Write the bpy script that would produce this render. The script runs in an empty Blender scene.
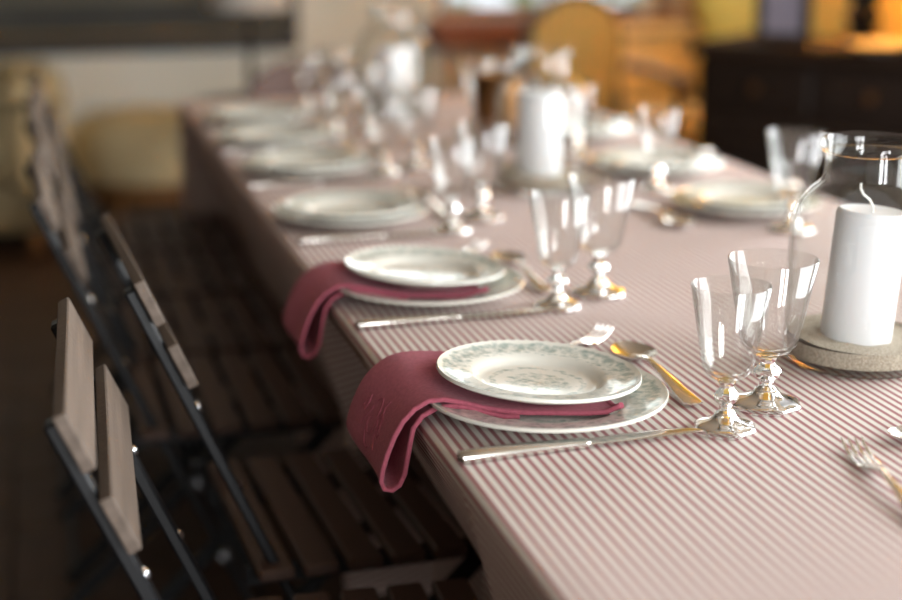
import bpy, math, random
from mathutils import Vector, Matrix
random.seed(7)
PI = math.pi
sc = bpy.context.scene
C = sc.collection

# ------------------------------------------------------------------ camera, world, light, exposure
FPX, HORIZON, VPX, EYE = 1550.0, -109.0, 20.0, 1.267
TH = math.atan((300 - HORIZON) / FPX)
YAW = math.atan((451 - VPX) / math.hypot(FPX, 300 - HORIZON))
cam_d = bpy.data.cameras.new('camera')
cam = bpy.data.objects.new('camera', cam_d); C.objects.link(cam)
cam.location = (0, 0, EYE)
cam.rotation_euler = (PI / 2 - TH, 0, -YAW)
cam_d.sensor_width = 36
cam_d.lens = FPX * 36 / 902
cam_d.clip_start = .05
cam_d.dof.use_dof = True
cam_d.dof.focus_distance = 1.585
cam_d.dof.aperture_fstop = 1.85
sc.camera = cam

world = bpy.data.worlds.new('daylight'); sc.world = world
world.use_nodes = True
bg = world.node_tree.nodes['Background']
bg.inputs[0].default_value = (.86, .93, 1.0, 1)
bg.inputs[1].default_value = 1.3

def area(name, loc, rot, sx, sy, power, col):
    l = bpy.data.lights.new(name, 'AREA'); l.shape = 'RECTANGLE'; l.size = sx; l.size_y = sy
    l.energy = power; l.color = col
    o = bpy.data.objects.new(name, l); C.objects.link(o); o.location = loc; o.rotation_euler = rot
    return o
# daylight entering through the window in the right wall and the glazed door behind the camera
area('daylight_right_window', (2.86, .3, 1.45), (0, PI / 2, 0), 1.85, 2.2, 74, (.96, .985, 1.0))
area('added_far_right_daylight', (2.86, 2.4, 1.45), (0, PI / 2, 0), 1.85, 1.2, 52, (.96, .985, 1.0))  # added fill, brightens the far table and back wall
area('daylight_glazed_door', (1.33, -1.96, 1.25), (PI / 2, 0, 0), .36, 2.0, 36, (.96, .98, 1.0))
area('daylight_french_window', (.62, -1.96, 1.15), (PI / 2, 0, 0), .46, 2.1, 52, (.96, .98, 1.0))
area('daylight_back_window', (2.25, 6.56, 1.45), (-PI / 2, 0, 0), 1.0, 1.2, 8, (.95, 1.0, .95))

sc.view_settings.view_transform = 'Standard'
sc.view_settings.look = 'None'
sc.view_settings.gamma = 1
sc.view_settings.use_curve_mapping = False
sc.view_settings.exposure = 0.45

# ------------------------------------------------------------------ helpers
def at(px, py, z):
    """point at height z that the photograph shows at a pixel"""
    u, v = (px - 451) / FPX, (300 - py) / FPX
    F = Vector((math.sin(YAW) * math.cos(TH), math.cos(YAW) * math.cos(TH), -math.sin(TH)))
    R = Vector((math.cos(YAW), -math.sin(YAW), 0))
    d = F + u * R + v * R.cross(F)
    return Vector((0, 0, EYE)) + d * ((z - EYE) / d.z)

class MB:
    """collects shapes that become one mesh"""
    def __init__(s): s.v = []; s.f = []; s.uv = None
    def add(s, vs, fs):
        n = len(s.v); s.v += [tuple(p) for p in vs]; s.f += [tuple(i + n for i in q) for q in fs]
        return s
    def box(s, c, d, m=None, bev=0):
        x, y, z = d[0] / 2, d[1] / 2, d[2] / 2
        c = Vector(c)
        if bev <= 0:
            vs = [Vector((a * x, b * y, e * z)) for a in (-1, 1) for b in (-1, 1) for e in (-1, 1)]
            fs = [(0, 1, 3, 2), (4, 6, 7, 5), (0, 4, 5, 1), (2, 3, 7, 6), (0, 2, 6, 4), (1, 5, 7, 3)]
        else:
            b_ = min(bev, x, y, z); vs = []; idx = {}
            for a in (-1, 1):
                for b in (-1, 1):
                    for e in (-1, 1):
                        for k in range(3):
                            p = [a * x, b * y, e * z]
                            for j, sgn in enumerate((a, b, e)):
                                if j != k: p[j] -= sgn * b_
                            idx[(a, b, e, k)] = len(vs); vs.append(Vector(p))
            fs = []
            for k in range(3):
                i, j = (k + 1) % 3, (k + 2) % 3
                for sg in (-1, 1):
                    q = []
                    for (p1, p2) in ((-1, -1), (1, -1), (1, 1), (-1, 1)):
                        t = [0, 0, 0]; t[k] = sg; t[i] = p1; t[j] = p2; q.append(idx[(*t, k)])
                    fs.append(q if sg > 0 else q[::-1])
            for k in range(3):
                i, j = (k + 1) % 3, (k + 2) % 3
                for p1 in (-1, 1):
                    for p2 in (-1, 1):
                        t = [0, 0, 0]; t[i] = p1; t[j] = p2
                        A = t[:]; A[k] = -1; B = t[:]; B[k] = 1
                        q = [idx[(*A, i)], idx[(*B, i)], idx[(*B, j)], idx[(*A, j)]]
                        fs.append(q if p1 * p2 > 0 else q[::-1])
            for a in (-1, 1):
                for b in (-1, 1):
                    for e in (-1, 1):
                        q = [idx[(a, b, e, k)] for k in range(3)]
                        fs.append(q if a * b * e > 0 else q[::-1])
        return s.add([(m @ p if m else p) + c for p in vs], fs)
    def lathe(s, prof, seg=40, c=(0, 0, 0), close=False, ang0=0.0):
        vs = []; fs = []; n = len(prof)
        for k in range(seg):
            a = 2 * PI * k / seg + ang0
            for r, z in prof: vs.append((c[0] + r * math.cos(a), c[1] + r * math.sin(a), c[2] + z))
        for k in range(seg):
            k2 = (k + 1) % seg
            for i in range(n - 1 if not close else n):
                j = (i + 1) % n
                q = [k * n + i, k2 * n + i, k2 * n + j, k * n + j]
                if prof[i][0] < 1e-6 and prof[j][0] < 1e-6: continue
                if prof[i][0] < 1e-6: q = [k * n + i, k2 * n + j, k * n + j]
                elif prof[j][0] < 1e-6: q = [k * n + i, k2 * n + i, k * n + j]
                fs.append(q)
        return s.add(vs, fs)
    def tube(s, pts, r, seg=8, cap=True):
        pts = [Vector(p) for p in pts]; n = len(pts)
        rr = r if isinstance(r, (list, tuple)) else [r] * n
        vs = []; fs = []
        up = Vector((0, 0, 1)); t0 = (pts[1] - pts[0]).normalized()
        if abs(t0.dot(up)) > .95: up = Vector((1, 0, 0))
        nx = t0.cross(up).normalized()
        for i, p in enumerate(pts):
            t = (pts[min(i + 1, n - 1)] - pts[max(i - 1, 0)]).normalized()
            nx = (nx - t * nx.dot(t)).normalized(); ny = t.cross(nx)
            for k in range(seg):
                a = 2 * PI * k / seg
                vs.append(p + (nx * math.cos(a) + ny * math.sin(a)) * rr[i])
        for i in range(n - 1):
            for k in range(seg):
                k2 = (k + 1) % seg
                fs.append((i * seg + k, i * seg + k2, (i + 1) * seg + k2, (i + 1) * seg + k))
        if cap:
            fs.append(tuple(range(seg))[::-1]); fs.append(tuple((n - 1) * seg + k for k in range(seg)))
        return s.add(vs, fs)
    def ribbon(s, secs, seg=10):
        """loft of elliptic sections (x, y, z, half width, half thickness) along x"""
        vs = []; fs = []; n = len(secs)
        for (x, y, z, w, t) in secs:
            for k in range(seg):
                a = 2 * PI * k / seg
                ca, sa = math.cos(a), math.sin(a)
                vs.append((x, y + w * math.copysign(abs(ca) ** .7, ca), z + t * math.copysign(abs(sa) ** .7, sa)))
        for i in range(n - 1):
            for k in range(seg):
                k2 = (k + 1) % seg
                fs.append((i * seg + k, (i + 1) * seg + k, (i + 1) * seg + k2, i * seg + k2))
        fs.append(tuple(range(seg))); fs.append(tuple((n - 1) * seg + k for k in range(seg))[::-1])
        return s.add(vs, fs)
    def bar(s, a, b, w, t, side=(0, 1, 0)):
        """flat bar from a to b, w across (in the plane) and t along side"""
        a, b = Vector(a), Vector(b); d = (b - a); L = d.length; d.normalize()
        sd = Vector(side).normalized(); n = d.cross(sd).normalized()
        m = Matrix((d, sd, n)).transposed()
        return s.box((a + b) / 2, (L, t, w), m, bev=min(w, t) * .2)
    def mesh(s, name, smooth=True, angle=40):
        me = bpy.data.meshes.new(name); me.from_pydata(s.v, [], s.f)
        if s.uv:
            l = me.uv_layers.new(name='UVMap')
            for lp in me.loops: l.data[lp.index].uv = s.uv[lp.vertex_index]
        me.validate(); me.update()
        if smooth:
            for p in me.polygons: p.use_smooth = True
            me.set_sharp_from_angle(angle=math.radians(angle))
        return me
    def build(s, name, mat, parent=None, smooth=True, angle=40):
        me = s.mesh(name, smooth, angle); me.materials.append(mat)
        o = bpy.data.objects.new(name, me); C.objects.link(o)
        if parent: o.parent = parent
        return o

def tag(o, label=None, cat=None, group=None, kind=None):
    if label: o['label'] = label
    if cat: o['category'] = cat
    if group: o['group'] = group
    if kind: o['kind'] = kind
    return o
def empty(name, loc=(0, 0, 0), rz=0.0):
    o = bpy.data.objects.new(name, None); C.objects.link(o); o.location = loc; o.rotation_euler = (0, 0, rz)
    o.empty_display_size = .05
    return o
def part(name, me, mat, parent):
    if not me.materials: me.materials.append(mat)
    o = bpy.data.objects.new(name, me); C.objects.link(o); o.parent = parent
    return o
def dup(root, loc, rz, label, group=None):
    r = root.copy(); C.objects.link(r); r.location = loc; r.rotation_euler = (r.rotation_euler.x, r.rotation_euler.y, rz)
    r['label'] = label
    if group: r['group'] = group
    for ch in list(root.children):
        c = ch.copy(); C.objects.link(c); c.parent = r
        for g in list(ch.children):
            d = g.copy(); C.objects.link(d); d.parent = c
    return r

# ------------------------------------------------------------------ materials
def mat(name, col, rough=.5, metal=0.0, spec=.5, noise=None, bump=None, sheen=0, coat=0):
    m = bpy.data.materials.new(name); m.use_nodes = True
    nt = m.node_tree; b = nt.nodes['Principled BSDF']
    b.inputs['Base Color'].default_value = (*col, 1); b.inputs['Roughness'].default_value = rough
    b.inputs['Metallic'].default_value = metal; b.inputs['Specular IOR Level'].default_value = spec
    if sheen: b.inputs['Sheen Weight'].default_value = sheen; b.inputs['Sheen Roughness'].default_value = .4
    if coat: b.inputs['Coat Weight'].default_value = coat; b.inputs['Coat Roughness'].default_value = .05
    tc = nt.nodes.new('ShaderNodeTexCoord')
    if noise:
        sc_, col2, stretch = noise
        mp = nt.nodes.new('ShaderNodeMapping'); mp.inputs['Scale'].default_value = stretch
        nz = nt.nodes.new('ShaderNodeTexNoise'); nz.inputs['Scale'].default_value = sc_; nz.inputs['Detail'].default_value = 5
        mx = nt.nodes.new('ShaderNodeMix'); mx.data_type = 'RGBA'
        mx.inputs['A'].default_value = (*col, 1); mx.inputs['B'].default_value = (*col2, 1)
        rp = nt.nodes.new('ShaderNodeValToRGB'); rp.color_ramp.elements[0].position = .35; rp.color_ramp.elements[1].position = .68
        nt.links.new(tc.outputs['Object'], mp.inputs[0]); nt.links.new(mp.outputs[0], nz.inputs['Vector'])
        nt.links.new(nz.outputs['Fac'], rp.inputs[0]); nt.links.new(rp.outputs[0], mx.inputs['Factor'])
        nt.links.new(mx.outputs['Result'], b.inputs['Base Color'])
    if bump:
        s_, st = bump
        nz = nt.nodes.new('ShaderNodeTexNoise'); nz.inputs['Scale'].default_value = s_; nz.inputs['Detail'].default_value = 4
        bp = nt.nodes.new('ShaderNodeBump'); bp.inputs['Strength'].default_value = st; bp.inputs['Distance'].default_value = .002
        nt.links.new(tc.outputs['Object'], nz.inputs['Vector'])
        nt.links.new(nz.outputs['Fac'], bp.inputs['Height']); nt.links.new(bp.outputs[0], b.inputs['Normal'])
    return m

M = {}
M['plaster'] = mat('pale_plaster', (.76, .78, .74), .9, noise=(2.2, (.70, .72, .68), (1, 1, 1)), bump=(30, .2))
M['cream_wall'] = mat('cream_wall', (.60, .50, .40), .9, noise=(2, (.54, .44, .34), (1, 1, 1)), bump=(30, .2))
M['ochre_wall'] = mat('ochre_wall', (.80, .54, .10), .85, noise=(2, (.75, .49, .08), (1, 1, 1)), bump=(30, .2))
M['unseen_wall'] = mat('dark_unseen_wall', (.07, .05, .035), .6, noise=(4, (.05, .036, .025), (4, 4, .4)))  # unseen left wall, dark finish made up to cut bounced fill
M['ceiling'] = mat('ceiling_boards', (.26, .21, .16), .9, bump=(20, .2))
M['floor'] = mat('floor_terracotta', (.075, .036, .018), .6, noise=(5, (.045, .022, .012), (1, 1, 1)), bump=(30, .3))
M['grout'] = mat('floor_grout', (.03, .022, .018), .9, bump=(40, .3))
M['chair_slat'] = mat('weathered_slat', (.155, .115, .09), .65, noise=(26, (.095, .068, .05), (3, .12, 3)), bump=(120, .5))
M['seat_slat'] = mat('shaded_seat_slat', (.075, .034, .02), .5, noise=(8, (.05, .023, .014), (3, .25, 3)), bump=(120, .25))  # dark brown carries the shade the seats lie in
M['black_metal'] = mat('black_painted_metal', (.006, .0065, .008), .45, spec=.4, bump=(200, .05))
M['rivet'] = mat('steel_rivet', (.7, .72, .75), .25, 1.0)
M['steel'] = mat('polished_cutlery', (.82, .80, .77), .16, 1.0, bump=(60, .03))
M['napkin'] = mat('rose_linen', (.50, .125, .178), .95, spec=.15, noise=(260, (.40, .096, .14), (1, 1, 1)), bump=(900, .5), sheen=.15)
M['thread'] = mat('rose_thread', (.40, .10, .142), .9, spec=.3, bump=(900, .3))
M['wax'] = mat('white_wax', (.78, .78, .80), .6, spec=.25, bump=(14, .12))
M['wax'].node_tree.nodes['Principled BSDF'].inputs['Subsurface Weight'].default_value = .7
M['wax'].node_tree.nodes['Principled BSDF'].inputs['Subsurface Radius'].default_value = (.035, .03, .028)
M['wick'] = mat('waxed_wick', (.8, .78, .74), .7, bump=(600, .3))
M['sand'] = mat('pale_sand', (.56, .49, .39), .95, noise=(420, (.30, .25, .19), (1, 1, 1)), bump=(500, 1.0))
M['table_wood'] = mat('table_wood', (.18, .09, .045), .5, noise=(6, (.12, .06, .03), (6, .4, 6)))
M['dark_wood'] = mat('dark_oak', (.016, .0085, .005), .5, spec=.25, noise=(6, (.010, .0055, .0035), (.5, 4, 6)), bump=(40, .1))
M['sill_wood'] = mat('red_brown_wood', (.26, .085, .035), .45, noise=(5, (.2, .06, .025), (.5, 4, 6)))
M['brown_leather'] = mat('brown_leather', (.13, .062, .045), .5, bump=(120, .2))
M['walnut'] = mat('walnut_frame', (.10, .05, .025), .4, noise=(10, (.07, .035, .018), (1, 1, .3)))
M['honey_wood'] = mat('honey_wood', (.32, .15, .05), .5, noise=(10, (.25, .11, .035), (1, 1, .3)))
M['cream_fabric'] = mat('cream_upholstery', (.68, .56, .34), .95, spec=.2, noise=(40, (.62, .51, .30), (1, 1, 1)), bump=(500, .3))
M['gold_fabric'] = mat('gold_upholstery', (.86, .70, .42), .9, spec=.2, noise=(40, (.80, .64, .36), (1, 1, 1)), bump=(500, .3))
M['lampshade'] = mat('pale_lampshade', (.45, .41, .37), .9, bump=(300, .2))
M['brass'] = mat('aged_brass', (.24, .12, .045), .45, 1.0, noise=(14, (.12, .055, .025), (1, 1, 1)))
M['frame_dark'] = mat('dark_picture_frame', (.028, .02, .013), .45, noise=(10, (.02, .014, .01), (1, 1, 1)))
M['frame_gilt'] = mat('dull_gilt_fillet', (.19, .14, .07), .5, .3)
M['canvas'] = mat('dark_canvas', (.012, .013, .010), .55, noise=(3.5, (.035, .034, .025), (1, 1, 2)))
M['canvas_pale'] = mat('olive_canvas', (.13, .12, .09), .6, noise=(4, (.09, .085, .06), (1, 1, 2)))
M['photo'] = mat('grey_lilac_print', (.30, .27, .33), .35, noise=(9, (.2, .19, .25), (1, 1, 1)))
M['pewter'] = mat('pewter_dish', (.28, .30, .31), .4, .8)
M['black_gloss'] = mat('black_turned_wood', (.005, .004, .004), .6, spec=.15)
M['sideboard_top'] = mat('dark_oak_top', (.03, .017, .01), .8, spec=.1, noise=(6, (.02, .011, .007), (.5, 4, 6)))
M['glint_china'] = mat('glint_china', (.78, .80, .82), .2)
M['leaf'] = mat('hedge_leaf', (.10, .19, .045), .7, noise=(6, (.22, .30, .10), (1, 1, 1)))
M['ground'] = mat('garden_lawn', (.12, .2, .05), .9, noise=(4, (.2, .25, .1), (1, 1, 1)))
M['win_paint'] = mat('window_paint', (.55, .50, .44), .5, bump=(60, .1))
M['win_wood'] = mat('window_wood', (.34, .16, .07), .5, noise=(8, (.26, .11, .05), (4, 4, .4)))

def striped_fabric(name, c1, c2, period, duty, rough=.9, soft=.12, weave=True, use_uv=True, sheen=0.0):
    m = bpy.data.materials.new(name); m.use_nodes = True; nt = m.node_tree; N = nt.nodes; L = nt.links
    b = N['Principled BSDF']; b.inputs['Roughness'].default_value = rough; b.inputs['Specular IOR Level'].default_value = .25
    if sheen: b.inputs['Sheen Weight'].default_value = sheen
    tc = N.new('ShaderNodeTexCoord'); sp = N.new('ShaderNodeSeparateXYZ')
    L.new(tc.outputs['UV' if use_uv else 'Object'], sp.inputs[0])
    d = N.new('ShaderNodeMath'); d.operation = 'DIVIDE'; d.inputs[1].default_value = period; L.new(sp.outputs['X'], d.inputs[0])
    fr = N.new('ShaderNodeMath'); fr.operation = 'FRACT'; L.new(d.outputs[0], fr.inputs[0])
    # triangle wave: distance to the stripe centre
    sb = N.new('ShaderNodeMath'); sb.operation = 'SUBTRACT'; sb.inputs[1].default_value = .5; L.new(fr.outputs[0], sb.inputs[0])
    ab = N.new('ShaderNodeMath'); ab.operation = 'ABSOLUTE'; L.new(sb.outputs[0], ab.inputs[0])
    mr = N.new('ShaderNodeMapRange'); mr.interpolation_type = 'SMOOTHSTEP'
    mr.inputs['From Min'].default_value = duty / 2 - soft / 2; mr.inputs['From Max'].default_value = duty / 2 + soft / 2
    L.new(ab.outputs[0], mr.inputs['Value'])
    mx = N.new('ShaderNodeMix'); mx.data_type = 'RGBA'
    mx.inputs['A'].default_value = (*c1, 1); mx.inputs['B'].default_value = (*c2, 1); L.new(mr.outputs[0], mx.inputs['Factor'])
    nz = N.new('ShaderNodeTexNoise'); nz.inputs['Scale'].default_value = 600; nz.inputs['Detail'].default_value = 3
    L.new(tc.outputs['Object'], nz.inputs['Vector'])
    hs = N.new('ShaderNodeHueSaturation'); m2 = N.new('ShaderNodeMapRange')
    m2.inputs['To Min'].default_value = .88; m2.inputs['To Max'].default_value = 1.12; L.new(nz.outputs['Fac'], m2.inputs['Value'])
    L.new(m2.outputs[0], hs.inputs['Value']); L.new(mx.outputs['Result'], hs.inputs['Color']); L.new(hs.outputs[0], b.inputs['Base Color'])
    bp = N.new('ShaderNodeBump'); bp.inputs['Strength'].default_value = .25; bp.inputs['Distance'].default_value = .001
    L.new(nz.outputs['Fac'], bp.inputs['Height']); L.new(bp.outputs[0], b.inputs['Normal'])
    return m
M['ticking'] = striped_fabric('rose_ticking', (.40, .19, .195), (.78, .735, .68), .0106, .44, soft=.18)
M['stripe_gold'] = striped_fabric('olive_gold_stripe', (.40, .28, .085), (.27, .21, .09), .045, .5, use_uv=False)

def thin_glass(name, tint=(1, 1, 1), gloss=1.0, base=.075, edge=.6):
    m = bpy.data.materials.new(name); m.use_nodes = True; nt = m.node_tree; N = nt.nodes; L = nt.links
    N.remove(N['Principled BSDF']); out = N['Material Output']
    tr = N.new('ShaderNodeBsdfTransparent'); tr.inputs[0].default_value = (*tint, 1)
    gl = N.new('ShaderNodeBsdfGlossy'); gl.inputs['Roughness'].default_value = .02; gl.inputs['Color'].default_value = (gloss, gloss, gloss, 1)
    lw = N.new('ShaderNodeLayerWeight'); lw.inputs['Blend'].default_value = .5
    p = N.new('ShaderNodeMath'); p.operation = 'POWER'; p.inputs[1].default_value = 4.0; L.new(lw.outputs['Facing'], p.inputs[0])
    mu = N.new('ShaderNodeMath'); mu.operation = 'MULTIPLY_ADD'; mu.inputs[1].default_value = edge; mu.inputs[2].default_value = base
    L.new(p.outputs[0], mu.inputs[0])
    # long path through the wall at grazing angles takes some light
    p2 = N.new('ShaderNodeMath'); p2.operation = 'POWER'; p2.inputs[1].default_value = 5.0; L.new(lw.outputs['Facing'], p2.inputs[0])
    tm = N.new('ShaderNodeMix'); tm.data_type = 'RGBA'; tm.inputs['A'].default_value = (*tint, 1); tm.inputs['B'].default_value = (.42, .44, .42, 1)
    L.new(p2.outputs[0], tm.inputs['Factor']); L.new(tm.outputs['Result'], tr.inputs[0])
    mx = N.new('ShaderNodeMixShader'); L.new(mu.outputs[0], mx.inputs[0]); L.new(tr.outputs[0], mx.inputs[1]); L.new(gl.outputs[0], mx.inputs[2])
    L.new(mx.outputs[0], out.inputs[0])
    return m
M['thin_glass'] = thin_glass('clear_thin_glass', (.985, .99, .985))
M['jar_glass'] = thin_glass('clear_jar_glass', (.985, .99, .985), base=.035, edge=.55)
M['pane'] = thin_glass('window_pane', (.97, .98, .98))
def solid_glass(name):
    m = bpy.data.materials.new(name); m.use_nodes = True; b = m.node_tree.nodes['Principled BSDF']
    b.inputs['Transmission Weight'].default_value = 1; b.inputs['Roughness'].default_value = .01; b.inputs['IOR'].default_value = 1.47
    b.inputs['Base Color'].default_value = (1, 1, 1, 1)
    return m
M['solid_glass'] = solid_glass('clear_solid_glass')

def china(name, R):
    """cream faience with a grey-green transfer print on rim and centre"""
    m = bpy.data.materials.new(name); m.use_nodes = True; nt = m.node_tree; N = nt.nodes; L = nt.links
    b = N['Principled BSDF']; b.inputs['Roughness'].default_value = .14; b.inputs['Coat Weight'].default_value = .3
    tc = N.new('ShaderNodeTexCoord'); sp = N.new('ShaderNodeSeparateXYZ'); L.new(tc.outputs['Object'], sp.inputs[0])
    cb = N.new('ShaderNodeCombineXYZ'); L.new(sp.outputs['X'], cb.inputs[0]); L.new(sp.outputs['Y'], cb.inputs[1])
    ln = N.new('ShaderNodeVectorMath'); ln.operation = 'LENGTH'; L.new(cb.outputs[0], ln.inputs[0])
    rn = N.new('ShaderNodeMath'); rn.operation = 'DIVIDE'; rn.inputs[1].default_value = R; L.new(ln.outputs['Value'], rn.inputs[0])
    rp = N.new('ShaderNodeValToRGB'); cr = rp.color_ramp
    pts = [(0, .62), (.27, .55), (.33, .12), (.40, .12), (.43, .6), (.47, .6), (.50, 0), (.66, 0), (.72, .42), (.84, .66), (.93, .78), (.955, .3), (.975, 0)]
    cr.elements[0].position = 0; cr.elements[0].color = (.62,) * 3 + (1,)
    cr.elements[1].position = 1; cr.elements[1].color = (0, 0, 0, 1)
    for p, v in pts[1:]:
        e = cr.elements.new(p); e.color = (v, v, v, 1)
    L.new(rn.outputs[0], rp.inputs[0])
    nz = N.new('ShaderNodeTexNoise'); nz.inputs['Scale'].default_value = 95; nz.inputs['Detail'].default_value = 7; nz.inputs['Roughness'].default_value = .72
    L.new(cb.outputs[0], nz.inputs['Vector'])
    nz2 = N.new('ShaderNodeTexVoronoi'); nz2.inputs['Scale'].default_value = 120; L.new(cb.outputs[0], nz2.inputs['Vector'])
    ad = N.new('ShaderNodeMath'); ad.operation = 'MULTIPLY_ADD'; ad.inputs[1].default_value = -.28; L.new(nz2.outputs['Distance'], ad.inputs[0])
    L.new(nz.outputs['Fac'], ad.inputs[2])
    # ink where noise > 1 - density
    th = N.new('ShaderNodeMath'); th.operation = 'MULTIPLY_ADD'; th.inputs[1].default_value = .36; L.new(rp.outputs[0], th.inputs[0]); L.new(ad.outputs[0], th.inputs[2])
    mr = N.new('ShaderNodeMapRange'); mr.inputs['From Min'].default_value = .46; mr.inputs['From Max'].default_value = .70; L.new(th.outputs[0], mr.inputs['Value'])
    gate = N.new('ShaderNodeMath'); gate.operation = 'MULTIPLY'
    g2 = N.new('ShaderNodeMath'); g2.operation = 'GREATER_THAN'; g2.inputs[1].default_value = .05; L.new(rp.outputs[0], g2.inputs[0])
    L.new(mr.outputs[0], gate.inputs[0]); L.new(g2.outputs[0], gate.inputs[1])
    fc = N.new('ShaderNodeMath'); fc.operation = 'MULTIPLY'; fc.inputs[1].default_value = .85; L.new(gate.outputs[0], fc.inputs[0])
    mx = N.new('ShaderNodeMix'); mx.data_type = 'RGBA'; mx.inputs['A'].default_value = (.80, .79, .72, 1); mx.inputs['B'].default_value = (.30, .385, .355, 1)
    L.new(fc.outputs[0], mx.inputs['Factor']); L.new(mx.outputs['Result'], b.inputs['Base Color'])
    return m
M['china_big'] = china('green_print_dinner', .1245)
M['china_small'] = china('green_print_dessert', .1062)

# ------------------------------------------------------------------ the room
X_L, X_R, Y_F, Y_B, Z_C = -2.2, 2.9, -2.0, 6.6, 2.75
TZ = .75                       # top of the laid table
def struct(name, mb, m, smooth=False):
    o = mb.build(name, m, None, smooth); o['kind'] = 'structure'; return o
# floor slab and tiles (tiles as pieces where they can be seen)
fl = struct('floor', MB().box(((X_L + X_R) / 2, (Y_F + Y_B) / 2, -.056), (X_R - X_L + .4, Y_B - Y_F + .4, .1)), M['grout'])
tile = MB().box((0, 0, 0), (.296, .296, .012), bev=.003).mesh('floor_tile', False); tile.materials.append(M['floor'])
nx = int((X_R - X_L) / .3); ny = int((Y_B - Y_F) / .3)
far_tiles = MB()
for i in range(nx):
    for j in range(ny):
        x, y = X_L + .15 + i * .3, Y_F + .15 + j * .3
        if -.45 < x < 1.0 and 1.2 < y < 6.4:
            t = bpy.data.objects.new('tile', tile); C.objects.link(t); t.parent = fl
            t.location = (x, y, random.uniform(-.007, -.006))
        else:
            far_tiles.box((x, y, -.0065), (.296, .296, .012))
ft = far_tiles.build('tile_field', M['floor'], fl, False); ft['kind'] = 'stuff'
struct('ceiling', MB().box(((X_L + X_R) / 2, (Y_F + Y_B) / 2, Z_C + .05), (X_R - X_L + .4, Y_B - Y_F + .4, .1)), M['ceiling'])
struct('wall_left', MB().box((X_L - .05, (Y_F + Y_B) / 2, Z_C / 2), (.1, Y_B - Y_F + .2, Z_C)), M['unseen_wall'])
# back wall with a window opening at its right
WX0, WX1, WZ0, WZ1 = 1.72, 2.80, .735, 2.1
wb = MB()
wb.box(((X_L + WX0) / 2, Y_B + .15, Z_C / 2), (WX0 - X_L, .3, Z_C))
struct('wall_back', wb, M['plaster'])
wc = MB()
wc.box(((WX0 + X_R) / 2, Y_B + .15, WZ0 / 2), (X_R - WX0, .3, WZ0))
wc.box(((WX0 + X_R) / 2, Y_B + .15, (WZ1 + Z_C) / 2), (X_R - WX0, .3, Z_C - WZ1))
wc.box(((WX1 + X_R) / 2, Y_B + .15, (WZ0 + WZ1) / 2), (X_R - WX1, .3, WZ1 - WZ0))
struct('wall_window_side', wc, M['cream_wall'])
# right wall with the tall window that lights the table
RY0, RY1, RZ0, RZ1 = -.85, 1.45, .5, 2.4
wr = MB()
SY0, SY1 = 1.75, 3.02  # opening for the added far window
wr.box((X_R + .15, (RY1 + SY0) / 2, Z_C / 2), (.3, SY0 - RY1, Z_C))
wr.box((X_R + .15, (SY1 + 3.2) / 2, Z_C / 2), (.3, 3.2 - SY1, Z_C))
wr.box((X_R + .15, (SY0 + SY1) / 2, RZ0 / 2), (.3, SY1 - SY0, RZ0))
wr.box((X_R + .15, (SY0 + SY1) / 2, (RZ1 + Z_C) / 2), (.3, SY1 - SY0, Z_C - RZ1))
struct('wall_corner', MB().box((X_R + .15, (3.2 + Y_B) / 2, Z_C / 2), (.3, Y_B - 3.2, Z_C)), M['ochre_wall'])
wr.box((X_R + .15, (Y_F + RY0) / 2, Z_C / 2), (.3, RY0 - Y_F, Z_C))
wr.box((X_R + .15, (RY0 + RY1) / 2, RZ0 / 2), (.3, RY1 - RY0, RZ0))
wr.box((X_R + .15, (RY0 + RY1) / 2, (RZ1 + Z_C) / 2), (.3, RY1 - RY0, Z_C - RZ1))
struct('wall_right', wr, M['plaster'])
# wall behind the camera with a narrow glazed door
DX0, DX1, DZ1 = 1.09, 1.57, 2.3
wf = MB()
GX0, GX1 = .36, .90
wf.box(((X_L + GX0) / 2, Y_F - .15, Z_C / 2), (GX0 - X_L, .3, Z_C))
wf.box(((GX1 + DX0) / 2, Y_F - .15, Z_C / 2), (DX0 - GX1, .3, Z_C))
wf.box(((GX0 + GX1) / 2, Y_F - .15, (DZ1 + Z_C) / 2), (GX1 - GX0, .3, Z_C - DZ1))
wf.box(((X_R + DX1) / 2, Y_F - .15, Z_C / 2), (X_R - DX1, .3, Z_C))
wf.box(((DX0 + DX1) / 2, Y_F - .15, (DZ1 + Z_C) / 2), (DX1 - DX0, .3, Z_C - DZ1))
struct('wall_front', wf, M['plaster'])
def window(name, a, b, z0, z1, axis, pos, ncol, nrow, m):
    """frame, glazing bars and panes in an opening a..b along an axis"""
    root = empty(name); root['kind'] = 'structure'
    def P(t, z): return (t, pos, z) if axis == 'x' else (pos, t, z)
    def D(t, z, d=.05): return (t, d, z) if axis == 'x' else (d, t, z)
    fr = MB()
    for t in (a + .03, b - .03): fr.box(P(t, (z0 + z1) / 2), D(.06, z1 - z0))
    for z in (z0 + .0175, z1 - .0175): fr.box(P((a + b) / 2, z), D(b - a - .12, .035))
    fr.build('window_frame', m, root, False)
    w, h = (b - a - .12) / ncol, (z1 - z0 - .07) / nrow
    for i in range(1, ncol): MB().box(P(a + .06 + i * w, (z0 + z1) / 2), D(.03, z1 - z0 - .07, .04)).build('glazing_bar', m, root, False)
    for j in range(1, nrow):
        for i in range(ncol):
            MB().box(P(a + .06 + (i + .5) * w, z0 + .035 + j * h), D(w - .03, .025, .04)).build('glazing_bar', m, root, False)
    for i in range(ncol):
        for j in range(nrow):
            MB().box(P(a + .06 + (i + .5) * w, z0 + .035 + (j + .5) * h), D(w - .03, h - .025, .006)).build('pane', M['pane'], root, False)
    return root
window('window_1', WX0, WX1, WZ0, WZ1, 'x', Y_B + .12, 2, 3, M['win_wood'])
window('window_2', RY0, RY1, RZ0, RZ1, 'y', X_R + .12, 4, 3, M['win_paint'])
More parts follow.
